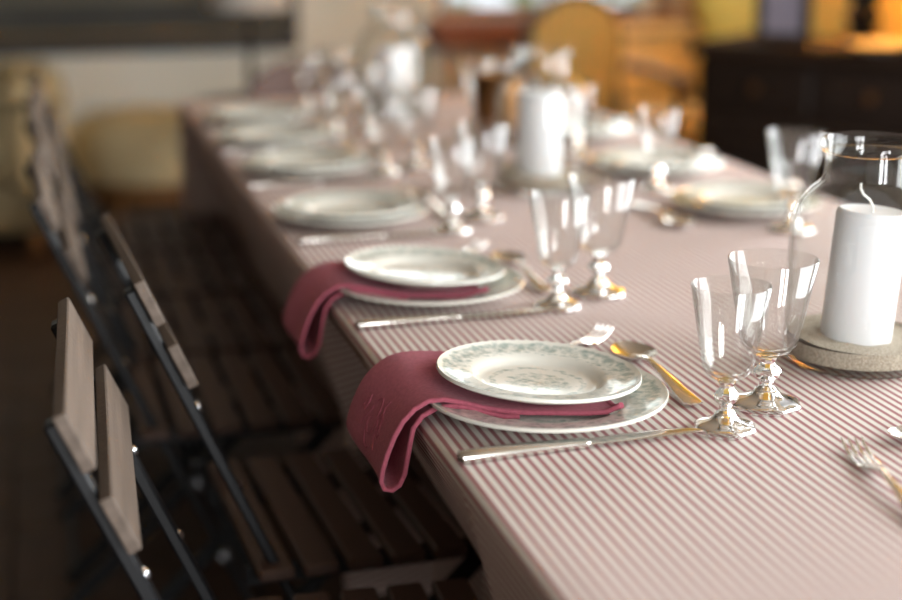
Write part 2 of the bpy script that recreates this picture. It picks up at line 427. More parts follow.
window('door_1', DX0, DX1, .02, DZ1, 'x', Y_F - .12, 1, 4, M['win_paint'])
window('added_window', SY0, SY1, RZ0, RZ1, 'y', X_R + .12, 2, 3, M['win_paint'])  # added around the far fill light
window('door_2', GX0, GX1, .02, DZ1, 'x', Y_F - .12, 2, 4, M['win_paint'])
struct('trim_1', MB().box(((WX0 + WX1) / 2 + .02, Y_B - .04, WZ0 - .062), (WX1 - WX0 + .16, .16, .12), bev=.012), M['sill_wood'])
struct('baseboard_back', MB().box(((X_L + X_R) / 2, Y_B - .012, .05), (X_R - X_L, .02, .1)), M['honey_wood'])
# garden outside the back window
tag(MB().box((2.4, 11, -.06), (14, 8.4, .1)).build('lawn', M['ground'], None, False), 'green lawn outside the back window', 'lawn', kind='structure')
hb = MB(); rnd = random.Random(3)
for k in range(900):
    p = Vector((rnd.uniform(-.5, 7), rnd.uniform(9.8, 10.6), rnd.uniform(0, 1.0 + .35 * math.sin(k * .37)))); s = rnd.uniform(.06, .13)
    e = Vector((rnd.uniform(-1, 1), rnd.uniform(-1, 1), rnd.uniform(-1, 1))).normalized(); g = e.orthogonal().normalized()
    hb.add([p - e * s, p + g * s * .6, p + e * s, p - g * s * .6], [(0, 1, 2, 3)])
tag(hb.build('garden_hedge', M['leaf'], None, False), 'green hedge seen through the back window', 'hedge', kind='stuff')

# ------------------------------------------------------------------ table and striped cloth
TX0, TX1, TY0, TY1 = .355, 1.325, .80, 3.96
SET_Y = [1.43, 1.912, 2.407, 2.862, 3.20, 3.53]
CH_X = [-.006, .076, -.022, -.018, -.026, -.016]           # top of each left chair's back
CH_Y = [1.492, 1.945, 2.50, 2.93, 3.36, 3.785]
CH_R = [-.035, .05, .02, .01, .0, .0]
tb = empty('dining_table', (0, 0, 0)); tag(tb, 'long wooden dining table under the striped cloth', 'table')
MB().box(((TX0 + TX1) / 2, (TY0 + TY1) / 2, TZ - .02), (TX1 - TX0 - .012, TY1 - TY0 - .012, .034), bev=.004).build('tabletop', M['table_wood'], tb, False)
for x in (TX0 + .33, TX1 - .33):
    for y in (TY0 + .3, (TY0 + TY1) / 2, TY1 - .3):
        MB().box((x, y, (TZ - .04) / 2), (.07, .07, TZ - .042), bev=.006).build('leg', M['table_wood'], tb, False)

def smooth(t): t = max(0, min(1, t)); return t * t * (3 - 2 * t)
def seat_front(y):
    """how far the seats push the hanging cloth in, along the left side"""
    best = TX0 + .02; acc = []
    for cx, cy in zip(CH_X, CH_Y):
        w = 1 - smooth((abs(y - cy) - .215) / .06)
        acc.append(w * (cx + .50 - TX0))
    return TX0 + max(max(acc), .075)
def cloth():
    mb = MB(); mb.uv = []
    def side(y, left):
        """profile from table edge downwards: list of (inset, z)"""
        if left: push = seat_front(y) - TX0
        else: push = .12
        wob = .006 * math.sin(y * 9.0) + .004 * math.sin(y * 23 + 1)
        out = []
        r = .011
        for k in range(1, 6):
            a = k / 5 * PI / 2
            out.append((r - r * math.sin(a) - r * .0, TZ + .0015 - r + r * math.cos(a) - .0))
        for k in range(1, 15):
            t = k / 14
            z = TZ - r - t * .54
            tt = (TZ - r - z) / (TZ - r - .47)
            ins = push * (tt if tt < 1 else 1 - .10 * smooth((tt - 1) / .8)) + wob * min(1, tt) * .6
            if tt < 1: ins = push * (tt ** 1.15) + wob * tt
            out.append((ins, z))
        return out
    ys = [TY0 - .003 + (TY1 - TY0 + .006) * j / 160 for j in range(161)]
    rows = []
    for y in ys:
        L_ = side(y, True); R_ = side(y, False); row = []
        for ins, z in reversed(L_): row.append((TX0 - .003 + ins, y, z))
        n = 24
        for i in range(n + 1):
            x = TX0 + .008 + (TX1 - TX0 - .016) * i / n
            row.append((x, y, TZ + .0015 + .0006 * math.sin(x * 17 + y * 3) * math.sin(y * 7 + x * 2)))
        for ins, z in R_: row.append((TX1 + .003 - ins, y, z))
        rows.append(row)
    m = len(rows[0])
    for row in rows:
        # the cloth's own width coordinate = arc length, fixed at the table centre
        arc = [0]
        ref = row
        for i in range(1, m): arc.append(arc[-1] + (Vector(ref[i]) - Vector(ref[i - 1])).length)
        mid = arc[m // 2]
        for p, a in zip(row, arc):
            mb.v.append(p); mb.uv.append((a - mid + 2, p[1]))
    for j in range(len(rows) - 1):
        for i in range(m - 1):
            mb.f.append((j * m + i, j * m + i + 1, (j + 1) * m + i + 1, (j + 1) * m + i))
    # ends: the top row hangs down at both ends
    for (j, sgn) in ((0, -1), (len(rows) - 1, 1)):
        top = [(i, rows[j][i]) for i in range(m)]
        prev = [j * m + i for i in range(m)]
        for k in range(1, 9):
            cur = []
            for i, p in top:
                z = min(p[2], TZ - .54 * k / 8 + 0) if True else p[2]
                cur.append(len(mb.v)); mb.v.append((p[0], p[1] + sgn * (.004 + .012 * (k / 8) * (1 + math.sin(p[0] * 20))), z))
                mb.uv.append((mb.uv[j * m + i][0], p[1] + sgn * .54 * k / 8))
            for i in range(m - 1):
                q = (prev[i], cur[i], cur[i + 1], prev[i + 1]); mb.f.append(q if sgn < 0 else q[::-1])
            prev = cur
    o = mb.build('tablecloth', M['ticking'], None, True, 60)
    return tag(o, 'rose and cream striped ticking cloth over the long table', 'tablecloth')
cloth()
SURF = TZ + .0024

# ------------------------------------------------------------------ folding chairs
def make_chair():
    root = empty('folding_chair')
    tag(root, 'x', 'chair')
    lean = Vector((.44, 0, -1)).normalized()
    top = Vector((0, 0, .835))
    hw = .165
    for s in (-1, 1):
        a = top + Vector((0, s * hw, 0)) + lean * .016; b = a + lean * ((a.z - .012) / -lean.z)
        st = MB().bar(a, b, .014, .024).build('back_leg', M['black_metal'], root, False)
        for q in (.17, .285):
            rvt = MB().lathe([(0, .0045), (.005, .0035), (.0085, 0)], 14).build('rivet', M['rivet'], st)
            rvt.location = a + lean * q + Vector((1, 0, .44)).normalized() * .0068; rvt.rotation_euler = (0, PI / 2 - math.atan(.44), 0)
        # second side frame: seat front to rear foot
        c = Vector((.45, s * (hw - .014), .425)); d = Vector((.02, s * (hw - .014), .012))
        MB().bar(c, d, .026, .006).build('front_leg', M['black_metal'], root, False)
        MB().box((.305, s * (hw - .024), .430), (.34, .008, .026), bev=.001).build('seat_rail', M['black_metal'], root, False)
        pv = a + lean * ((a.z - .235) / -lean.z)
        MB().tube([pv + Vector((0, -.024, 0)), pv + Vector((0, .012, 0))], .009, 10).build('pivot', M['rivet'], root)
    for (x, z) in ((.365, .03), (.035, .03)):
        MB().tube([(x, -hw, z), (x, hw, z)], .006, 8).build('stretcher', M['black_metal'], root)
    # seat slats across
    sl = MB().box((0, 0, 0), (.044, .40, .016), bev=.003).mesh('seat_slat', False); sl.materials.append(M['seat_slat'])
    for k in range(6):
        o = part('seat_slat', sl, M['seat_slat'], root); o.location = (.165 + k * .0565, 0, .4515)
    # two wooden slats across the back, on its outer face
    ang = math.atan2(.44, 1)
    bs = MB().box((0, 0, 0), (.013, .40, .058), bev=.0015).mesh('back_slat', False); bs.materials.append(M['chair_slat'])
    nrm = Vector((-1, 0, -.44)).normalized()
    for k in range(2):
        c = top + lean * (.034 + k * .086) - nrm * .0140
        o = part('back_slat', bs, M['chair_slat'], root); o.location = c; o.rotation_euler = (0, -ang, 0)
    return root
chair0 = make_chair()
GL = 'folding chairs along the left side of the table'
labels = ['nearest slatted wooden folding chair at left, its two back slats seen large',
          'second left folding chair, pushed further in, its back seen edge-on',
          'third slatted folding chair from the camera along the left side',
          'fourth slatted folding chair from the camera along the left side',
          'fifth slatted folding chair from the camera along the left side',
          'farthest slatted folding chair along the left side, beside the table end']
for i in range(6):
    if i == 0:
        chair0.location = (CH_X[0], CH_Y[0], 0); chair0.rotation_euler = (0, 0, CH_R[0]); chair0['label'] = labels[0]; chair0['group'] = GL
    else: dup(chair0, (CH_X[i], CH_Y[i], 0), CH_R[i], labels[i], GL)
# ------------------------------------------------------------------ place settings
def prof_plate(R, h, well, th=.004):
    o = [(0, .004 + .0), (well * .95, .004)]
    w2 = well * 1.16
    top = [(0, .0075), (well * .9, .0075), (well, .0085), (well * 1.07, .012), (w2, .0165), (R * .84, h - .006), (R * .96, h - .0018), (R * .99, h), (R, h - .001)]
    bot = [(R, h - .0035), (R * .97, h - .0055), (w2 + .004, .0115), (well * 1.05, .004), (well * .86, 0), (well * .80, 0), (well * .78, .003), (0, .003)]
    return top + bot
DP = prof_plate(.1245, .0235, .075)
dinner_me = MB().lathe(DP, 72).mesh('dinner_plate', True, 50); dinner_me.materials.append(M['china_big'])
SP = prof_plate(.1062, .0225, .062)
dess_me = MB().lathe(SP, 72).mesh('dessert_plate', True, 50); dess_me.materials.append(M['china_small'])
PX = .485

# knife, fork, spoon lie along +x (tip forward), origin at handle end, bottom at z = 0
def make_knife():
    r = empty('table_knife'); tag(r, 'x', 'knife')
    h = MB().ribbon([(0, 0, .0055, .004, .003), (.003, 0, .0058, .0085, .0048), (.02, 0, .006, .0095, .0055), (.07, 0, .006, .0082, .005), (.115, 0, .0055, .0068, .0042), (.126, 0, .0052, .0078, .0045), (.132, 0, .005, .006, .0038)], 14)
    h.build('handle', M['steel'], r)
    b = MB().ribbon([(.131, 0, .005, .0045, .0022), (.14, .001, .005, .0075, .0016), (.17, .0015, .005, .0095, .0013), (.21, .001, .005, .0098, .0011), (.235, -.0005, .005, .008, .001), (.247, -.003, .005, .0045, .0009), (.252, -.005, .005, .0012, .0006)], 10)
    b.build('blade', M['steel'], r)
    return r
def make_fork():
    r = empty('table_fork'); tag(r, 'x', 'fork')
    h = MB().ribbon([(0, 0, .003, .003, .0012), (.004, 0, .003, .0095, .002), (.03, 0, .0042, .0085, .0022), (.08, 0, .009, .0045, .0022), (.115, 0, .0105, .0032, .0024), (.128, 0, .0095, .004, .0022), (.138, 0, .007, .0098, .0018), (.148, 0, .0045, .0122, .0015), (.156, 0, .0032, .0124, .0014)], 12)
    h.build('handle', M['steel'], r)
    for k in range(4):
        y = -.0096 + k * .0064
        MB().ribbon([(.153, y, .0034, .0024, .0013), (.172, y, .0026, .0021, .0012), (.19, y, .0045, .0018, .0011), (.203, y * 1.02, .0085, .0013, .0009), (.208, y * 1.02, .0108, .0005, .0005)], 8).build('tine', M['steel'], r)
    return r
def make_spoon():
    r = empty('dessert_spoon'); tag(r, 'x', 'spoon')
    MB().ribbon([(0, 0, .003, .003, .0012), (.004, 0, .003, .0085, .0018), (.03, 0, .004, .0075, .002), (.075, 0, .0085, .004, .002), (.105, 0, .0105, .003, .0022), (.12, 0, .0095, .0042, .002), (.126, 0, .0085, .007, .0016)], 12).build('handle', M['steel'], r)
    mb = MB(); nu, nv = 12, 18
    L_, W_ = .029, .0195
    vs = []; fs = []
    for lay, off in ((0, 0), (1, -.0014)):
        for i in range(nu + 1):
            t = i / nu
            for k in range(nv):
                a = 2 * PI * k / nv
                x = .150 + L_ * t * math.cos(a); w = W_ * (1 - .18 * math.cos(a))
                vs.append((x, w * t * math.sin(a), .0016 + .0072 * t ** 2.2 + off))
    for lay in (0, 1):
        b0 = lay * (nu + 1) * nv
        for i in range(nu):
            for k in range(nv):
                q = (b0 + i * nv + k, b0 + (i + 1) * nv + k, b0 + (i + 1) * nv + (k + 1) % nv, b0 + i * nv + (k + 1) % nv)
                fs.append(q if lay == 0 else q[::-1])
    for k in range(nv):
        a = nu * nv + k; b = nu * nv + (k + 1) % nv; o = (nu + 1) * nv
        fs.append((a, a + o, b + o, b))
    mb.add(vs, fs).build('bowl', M['steel'], r)
    return r
knife0, fork0, spoon0 = make_knife(), make_fork(), make_spoon()
for ch in spoon0.children:
    ch.data.transform(Matrix.Diagonal((1.22, 1.28, 1.15, 1)))
used = set()
def place(proto, loc, rz, label, group, tilt=(0, 0)):
    if proto.name not in used:
        used.add(proto.name); proto.location = loc; proto.rotation_euler = (tilt[0], tilt[1], rz); proto['label'] = label; proto['group'] = group; return proto
    o = dup(proto, loc, rz, label, group); o.rotation_euler = (tilt[0], tilt[1], rz); return o

# wine glass: thin flared bowl, knopped solid stem, domed foot
def make_glass(k, kz):
    r = empty('wine_glass'); tag(r, 'x', 'glass')
    S = lambda pr: [(a * k, b * kz) for a, b in pr]
    bowl = MB().lathe(S([(.0, .0575), (.012, .0580), (.0195, .0605), (.0245, .0660), (.0275, .0745), (.0415, .1475), (.0424, .1482), (.0431, .1475), (.0292, .0735), (.0265, .0635), (.0205, .0565), (.0120, .0525), (.0, .0520)]), 48)
    bowl.build('bowl', M['thin_glass'], r, True, 70)
    stem = MB().lathe(S([(0, .0515), (.0105, .0515), (.0085, .047), (.0068, .0445), (.0085, .0425), (.0125, .0385), (.0140, .0345), (.0122, .0305), (.0080, .0275), (.0068, .0250), (.0072, .0215), (.0105, .0185), (0, .0185)]), 10, ang0=.2)
    stem.build('stem', M['solid_glass'], r, True, 25)
    foot = MB().lathe(S([(0, .0180), (.0108, .0180), (.0125, .0155), (.0150, .0125), (.0195, .0098), (.0255, .0082), (.0310, .0062), (.0338, .0040), (.0340, .0020), (.0325, 0), (.026, .0004), (.012, .0055), (.0, .0065)]), 48)
    for q, (vx_, vy_, vz_) in enumerate(foot.v):
        a_ = math.atan2(vy_, vx_); f_ = 1 + .035 * math.cos(8 * a_) * min(1, math.hypot(vx_, vy_) / .03); foot.v[q] = (vx_ * f_, vy_ * f_, vz_)
    foot.build('foot', M['solid_glass'], r, True, 60)
    return r
glass_s, glass_l = make_glass(.90, 1.0), make_glass(1.06, 1.06)

ORD = ['nearest', 'second', 'third', 'fourth', 'fifth', 'farthest']
def napkin(y0, lab, W=.082, off=.07):
    """folded napkin: upper layer from between the plates over the table edge, a loop, lower layer back under the plate"""
    root = empty('napkin', (0, 0, 0)); tag(root, lab, 'napkin', 'rose napkins hanging from the table edge')
    nt = 22; SK = -.30; yc = y0 + off
    def plate_z(x, y):
        rr = math.hypot(x - PX, y - y0)
        pr = DP[:8]
        if rr >= DP[7][0]: return None
        for (r0, z0), (r1, z1) in zip(pr, pr[1:]):
            if r0 <= rr <= r1 + 1e-9: return z0 + (z1 - z0) * (rr - r0) / max(1e-9, r1 - r0)
        return pr[-1][1]
    path = [(x, 'u') for x in (.540, .528, .51, .49, .47, .45, .43, .41, .39)]
    free = [(.373, .0310), (.358, .0275), (.344, .020), (.332, .008), (.323, -.008), (.316, -.026), (.311, -.042), (.309, -.055), (.312, -.064), (.320, -.067), (.328, -.062), (.333, -.050), (.336, -.034), (.339, -.016), (.3425, .000), (.352, .013), (.366, .0195), (.378, .0225)]
    low = [(x, 'l') for x in (.395, .41, .43, .445)]
    pts = path + free + low; rows = []
    for k in range(nt + 1):
        t = k / nt; row = []
        for (x, z) in pts:
            yy = yc - W + 2 * W * t + SK * max(0, x - .36)
            if z in ('u', 'l'):
                pz = plate_z(x, yy)
                row.append((x, yy, SURF + (pz if pz is not None else .0225) + (.0062 if z == 'u' else .0022)))
            else:
                sag = 1.0 + .05 * math.sin(t * 3.0 + 1)
                wv = .0025 * math.sin(t * 5.2) * (1 if z < .01 else .3)
                row.append((x + wv, yy + (-.02 * (-z / .067) * 0 if z < 0 else 0), SURF + (z * sag if z < 0 else z)))
        rows.append(row)
    mb = MB(); n = len(pts)
    # smooth each row a little where layers leave the plate
    for row in rows:
        for _ in range(2):
            z = [p[2] for p in row]
            for i in range(6, n - 3):
                zz = .25 * z[i - 1] + .5 * z[i] + .25 * z[i + 1]
                if i < 9 or 26 < i: zz = max(z[i], zz)
                row[i] = (row[i][0], row[i][1], zz)
        mb.v += row
    for j in range(nt):
        for i in range(n - 1):
            mb.f.append((j * n + i, j * n + i + 1, (j + 1) * n + i + 1, (j + 1) * n + i))
    o = mb.build('cloth', M['napkin'], root, True, 180)
    sd = o.modifiers.new('thickness', 'SOLIDIFY'); sd.thickness = .0034; sd.offset = 0
    bv = o.modifiers.new('soft', 'SUBSURF'); bv.levels = 1; bv.render_levels = 2
    # hem rolls along the near edge
    hem = MB(); hem.tube([(p[0], p[1] - .0005, p[2]) for p in rows[0]], .0026, 8)
    hem.build('hem', M['napkin'], root)
    e2 = MB(); e2.tube([(r_[0][0] + .001, r_[0][1], r_[0][2]) for r_ in rows], .0034, 8)
    e2.build('hem', M['napkin'], root)
    return root, rows
nap1, rows1 = napkin(SET_Y[0], 'rose linen napkin with embroidered monogram hanging at the nearest place setting')
nap2, rows2 = napkin(SET_Y[1], 'rose linen napkin hanging at the second place setting from the camera', .064, .045)
# embroidered monogram on the hanging face
def monogram(rows, root):
    mb = MB()
    def S(u, v):   # u along y (0..1), v down the hanging face (0..1)
        j = u * (len(rows) - 1); i = 11.2 + v * 4.2
        j0, i0 = int(j), int(i); fj, fi = j - j0, i - i0
        P = lambda a, b: Vector(rows[min(a, len(rows) - 1)][b])
        p = P(j0, i0).lerp(P(j0, i0 + 1), fi).lerp(P(j0 + 1, i0).lerp(P(j0 + 1, i0 + 1), fi), fj)
        return p + Vector((-.0016, 0, .0003))
    strokes = []
    strokes.append([(.50 + .07 * math.cos(a), .50 + .27 * math.sin(a) * 1.0) for a in [(.25 + k / 16 * 1.5) * PI for k in range(17)]])
    strokes.append([(.52, .55), (.57, .55), (.565, .78), (.53, .95), (.47, 1.0), (.43, .93)])
    strokes.append([(.62 - .05 * math.cos(a * PI), .40 + .35 * a) for a in [k / 8 for k in range(9)]])
    strokes.append([(.36 + .03 * math.sin(k * .9), .18 + .72 * k / 12) for k in range(13)])
    strokes.append([(.31, .62), (.345, .48), (.39, .42), (.41, .5), (.37, .62), (.32, .7), (.29, .62)])
    strokes.append([(.68, .30), (.66, .42), (.69, .55), (.73, .5), (.71, .38), (.67, .33)])
    for st in strokes:
        mb.tube([S(u, v) for u, v in st], .0009, 6)
    mb.build('monogram', M['thread'], root)
    root.children[-1]['label'] = 'embroidered monogram in matching thread'
monogram(rows1, nap1)

GP = 'dinner plates along the left side'; GS = 'dessert plates along the left side'; GK = 'table knives along the left side'
GF = 'forks along the left side'; GW = 'wine glasses on the table'; GSP = 'dessert spoons along the left side'
KN = [(450, 458), (350, 325), (298, 241), (246, 186), (217, 152), (203, 128)]
for i, y in enumerate(SET_Y):
    far = ORD[i]; where = {0: 'nearest left setting', 5: 'farthest left setting'}.get(i, far + ' left setting from the camera')
    jx = random.uniform(-.006, .006) if i > 1 else 0
    o = part('dinner_plate', dinner_me, M['china_big'], None); o.location = (PX + jx, y, SURF); o.rotation_euler = (0, 0, i * 1.3)
    tag(o, 'cream dinner plate with green print, lower plate of the ' + where, 'plate', GP)
    o = part('dessert_plate', dess_me, M['china_small'], None)
    if i < 2: o.location = (PX - .002, y + .022, SURF + .0165); o.rotation_euler = (math.radians(.3), math.radians(3.4), 0)
    else: o.location = (PX + jx, y, SURF + .0085); o.rotation_euler = (0, 0, i)
    tag(o, ('small green printed plate on the napkin of the ' if i < 2 else 'smaller upper plate of the ') + where, 'plate', GS)
    kp = at(*KN[i], SURF + .006)
    if i == 5: kp.y -= .035
    place(knife0, (max(kp.x, .358), kp.y, SURF), .07 if i == 0 else .05 + random.uniform(-.03, .03), 'silver table knife beside the plates of the ' + where, GK)
    place(fork0, (.500 + jx, y + .103, SURF + .0), .80 + random.uniform(-.1, .1) * (i > 0), 'silver fork behind the plates of the ' + where, GF)
    place(spoon0, (.636 + jx, y - .032, SURF), PI / 2 - .02, 'silver dessert spoon above the plates of the ' + where, GSP)
gp = [((.637, 1.328), (.709, 1.385)), ((.628, 1.812), (.702, 1.862)), ((.617, 2.290), (.690, 2.372)),
      ((.622, 2.80), (.700, 2.86)), ((.620, 3.24), (.695, 3.30)), ((.625, 3.62), (.700, 3.66))]
def put_glass(proto, loc, rz, lb):
    if proto.name in used: return dup(proto, loc, rz, lb, GW)
    used.add(proto.name); proto.location = loc; proto['label'] = lb; proto['group'] = GW
for i, pr in enumerate(gp):
    where = {0: 'nearest left setting', 5: 'farthest left setting'}.get(i, ORD[i] + ' left setting from the camera')
    for k, (x, y) in enumerate(pr):
        lb = ('smaller' if k == 0 else 'larger') + ' clear wine glass of the ' + where
        put_glass((glass_s, glass_l)[k], (x, y, SURF), random.uniform(0, 3), lb)
# right side settings
RS = [(2.32, 'beside the nearest candle jar'), (2.70, 'next to the dark sideboard'), (3.15, 'behind the middle candle jar')]
for i, (y, w) in enumerate(RS):
    o = part('dinner_plate', dinner_me, M['china_big'], None); o.location = (1.130, y, SURF); o.rotation_euler = (0, 0, i * 2.1)
    tag(o, 'cream dinner plate on the right side of the table, ' + w, 'plate', 'dinner plates along the right side')
    o = part('dessert_plate', dess_me, M['china_small'], None); o.location = (1.130, y, SURF + .0085)
    tag(o, 'upper plate of the right-hand setting ' + w, 'plate', 'dessert plates along the right side')
    place(spoon0, (.968, y + .10, SURF), -PI / 2 + .05, 'dessert spoon at the right-hand setting ' + w, 'dessert spoons along the right side')
    place(knife0, (1.318, y + .170, SURF), PI + .03, 'silver knife at the right-hand setting ' + w, 'knives along the right side')
    for k, (dx, dy) in enumerate(((-.18, .17), (-.09, .20))):
        if i == 0: dx, dy = ((.0, -.165), (-.075, .20))[k]
        if i == 2: dx, dy = ((-.17, .19), (-.10, .24))[k]
        put_glass((glass_l, glass_s)[k], (1.130 + dx, y + dy, SURF), i + k, ('larger' if k == 0 else 'smaller') + ' clear wine glass at the right-hand setting ' + w)
# head setting near the camera: only the fork and a spoon end show
place(fork0, (.690, 1.045, SURF), PI / 2 - .20, 'silver fork lying alone at the lower right of the table', 'cutlery of the head setting')
place(spoon0, (.985, 1.20, SURF), PI - .25, 'spoon at the right picture edge, in front of the nearest candle jar', 'cutlery of the head setting')

# ------------------------------------------------------------------ candle jars
def make_jar(loc, lab, h=1.0, lean=(0, 0)):
    jr = empty('candle_jar', loc); tag(jr, 'clear glass candle jar with wide neck, ' + lab, 'jar', 'candle jars down the middle of the table')
    outer = [(0, .0), (.064, 0), (.0785, .002), (.0835, .008), (.0842, .03), (.0840, .10), (.0835, .150), (.0815, .168), (.0755, .184), (.0640, .197), (.0555, .204), (.0515, .209), (.0500, .216), (.0500, .238)]
    inner = [(.0470, .238), (.0470, .216), (.0488, .207), (.0535, .201), (.0620, .1935), (.0730, .181), (.0787, .166), (.0805, .150), (.0810, .10), (.0812, .03), (.0800, .011), (.0, .0085)]
    MB().lathe(outer + [(.0485, .2385)] + inner, 64).build('body', M['jar_glass'], jr, True, 60)
    MB().lathe([(.0502 + .0052 + .0048 * math.cos(a), .2450 + .0060 * math.sin(a)) for a in []] or [(.0470, .2385), (.0535, .2385), (.0556, .2415), (.0560, .2470), (.0545, .2515), (.0505, .2535), (.0478, .2515), (.0468, .2460)], 64, close=True).build('lip', M['jar_glass'], jr, True, 60)
    sb = MB(); pr = [(0, .0092), (.0792, .0115), (.0804, .03)]
    n = 10
    sb.lathe(pr, 48)
    vs = []; fs = []; rn = random.Random(int(loc[1] * 100))
    m_ = 48
    for i in range(n + 1):
        r = .0804 * i / n
        for k in range(m_):
            a = 2 * PI * k / m_
            vs.append((r * math.cos(a), r * math.sin(a), .030 + .006 * math.cos(a - 2.6) * (r / .075) + (.0007 * math.sin(a * 7 + i) if i else 0)))
    for i in range(n):
        for k in range(m_):
            k2 = (k + 1) % m_
            fs.append((i * m_ + k, (i + 1) * m_ + k, (i + 1) * m_ + k2, i * m_ + k2))
    sb.add(vs, fs)
    so = sb.build('sand', M['sand'], None); so.location = loc
    tag(so, 'layer of pale sand in the candle jar, ' + lab, 'sand', kind='stuff')
    cd = empty('pillar_candle', (loc[0] - .005, loc[1] + lean[1] * .1, loc[2] + .027)); tag(cd, 'white pillar candle in the candle jar, ' + lab, 'candle', 'pillar candles in glass jars')
    H = .150 * h
    MB().lathe([(0, 0), (.0385, 0), (.0395, .002), (.0395, H - .006), (.0385, H - .002), (.036, H), (.031, H - .0012), (.02, H - .0025), (0, H - .003)], 48).build('wax', M['wax'], cd, True, 50)
    MB().tube([(0, 0, H - .006), (-.001, 0, H + .004), (-.006, 0, H + .011), (-.014, .001, H + .0165), (-.0185, .001, H + .023), (-.019, .001, H + .029)], .0013, 7).build('wick', M['wick'], cd)
    return cd
j1 = make_jar((.882, 1.505, SURF), 'the nearest at the right picture edge', .98, (.02, .0)); j1.rotation_euler = (0, math.radians(4.5), 0)
j2 = make_jar((.866, 2.600, SURF), 'the middle one of the row', .98); j2.rotation_euler = (0, 0, 1)
j3 = make_jar((.826, 3.60, SURF), 'the farthest of the row', .86); j3.rotation_euler = (0, 0, 2)

# brass pot far down the table
bp = empty('brass_pot', (.935, 3.09, SURF)); tag(bp, 'brown and gold brass pot standing behind the middle candle jar', 'pot')
MB().lathe([(0, 0), (.044, 0), (.048, .006), (.051, .05), (.053, .10), (.053, .142), (.050, .146), (.049, .142), (.049, .10), (.047, .05), (.042, .008), (0, .006)], 40).build('body', M['brass'], bp)
MB().lathe([(.050, .138), (.055, .139), (.0575, .144), (.055, .149), (.050, .148)], 40, close=True).build('rim', M['brass'], bp)

# ------------------------------------------------------------------ background furniture
# chair at the far head of the table
hc = empty('head_chair', (.80, 4.42, 0)); tag(hc, 'brown rounded-back chair at the far head of the table', 'chair')
mb = MB(); vs = []; fs = []; n = 14
for lay in (0, 1):
    for i in range(n + 1):
        a = PI * i / n
        for k in range(5):
            t = k / 4
            x = .20 * math.cos(a) * (1 - .12 * (1 - t)) ; ztop = .56 + .22 * math.sin(a) ** .6
            z = .50 + (ztop - .50) * t
            vs.append((x, .18 + .05 * t - .05 * math.cos(a) ** 2 + lay * .03, z))
N5 = (n + 1) * 5
for i in range(n):
    for k in range(4):
        q = (i * 5 + k, (i + 1) * 5 + k, (i + 1) * 5 + k + 1, i * 5 + k + 1); fs += [q, tuple(N5 + j for j in q[::-1])]
    fs.append((i * 5 + 4, (i + 1) * 5 + 4, N5 + (i + 1) * 5 + 4, N5 + i * 5 + 4)); fs.append((i * 5, N5 + i * 5, N5 + (i + 1) * 5, (i + 1) * 5))
for i in (0, n):
    for k in range(4): fs.append((i * 5 + k, i * 5 + k + 1, N5 + i * 5 + k + 1, N5 + i * 5 + k))
mb.add(vs, fs).build('backrest', M['brown_leather'], hc)
MB().box((0, 0, .435), (.42, .40, .07), bev=.02).build('seat', M['brown_leather'], hc, False)
for x in (-.18, .18):
    for y in (-.17, .17):
        MB().bar((x, y, .40), (x * 1.05, y * 1.1, 0), .035, .035).build('leg', M['walnut'], hc, False)
    MB().bar((x * .9, .19, .42), (x * .9, .19, .56), .03, .03).build('back_post', M['walnut'], hc, False)

# cream sofa at far left and a low upholstered seat beside it
sf = empty('sofa', (-.85, 6.08, 0)); tag(sf, 'cream upholstered sofa at the far left, under the dark painting', 'sofa')
MB().box((0, -.02, .20), (1.86, .82, .24), bev=.03).build('base', M['cream_fabric'], sf, False)
MB().box((0, .33, .42), (1.80, .24, .40), bev=.08).build('backrest', M['cream_fabric'], sf, False)
for s in (-1, 1): MB().box((s * .84, -.03, .40), (.24, .86, .44), bev=.07).build('armrest', M['cream_fabric'], sf, False)
for s in (-1, 1): MB().box((s * .36, -.09, .375), (.70, .68, .14), bev=.05).build('seat_cushion', M['cream_fabric'], sf, False)
for sx in (-.82, .82):
    for sy in (-.36, .34): MB().lathe([(0, 0), (.022, 0), (.03, .08), (0, .08)], 14, (sx, sy, 0)).build('foot', M['honey_wood'], sf)
ot = empty('footstool', (.41, 5.98, 0)); tag(ot, 'cream rounded footstool on a honey wood base, beside the sofa', 'stool')
vs = [(0, .33)]; pr = [(0, .20), (.23, .20), (.272, .22), (.285, .28), (.28, .36), (.262, .41), (.21, .448), (.11, .465), (0, .468)]
MB().lathe(pr, 40).build('cushion', M['cream_fabric'], ot)
MB().lathe([(0, .15), (.245, .15), (.255, .165), (.255, .195), (.23, .20), (0, .20)], 40).build('apron', M['honey_wood'], ot)
for k in range(4):
    a = PI / 4 + k * PI / 2
    MB().tube([(.18 * math.cos(a), .18 * math.sin(a), .155), (.2 * math.cos(a), .2 * math.sin(a), 0)], [.024, .014], 10).build('leg', M['honey_wood'], ot)

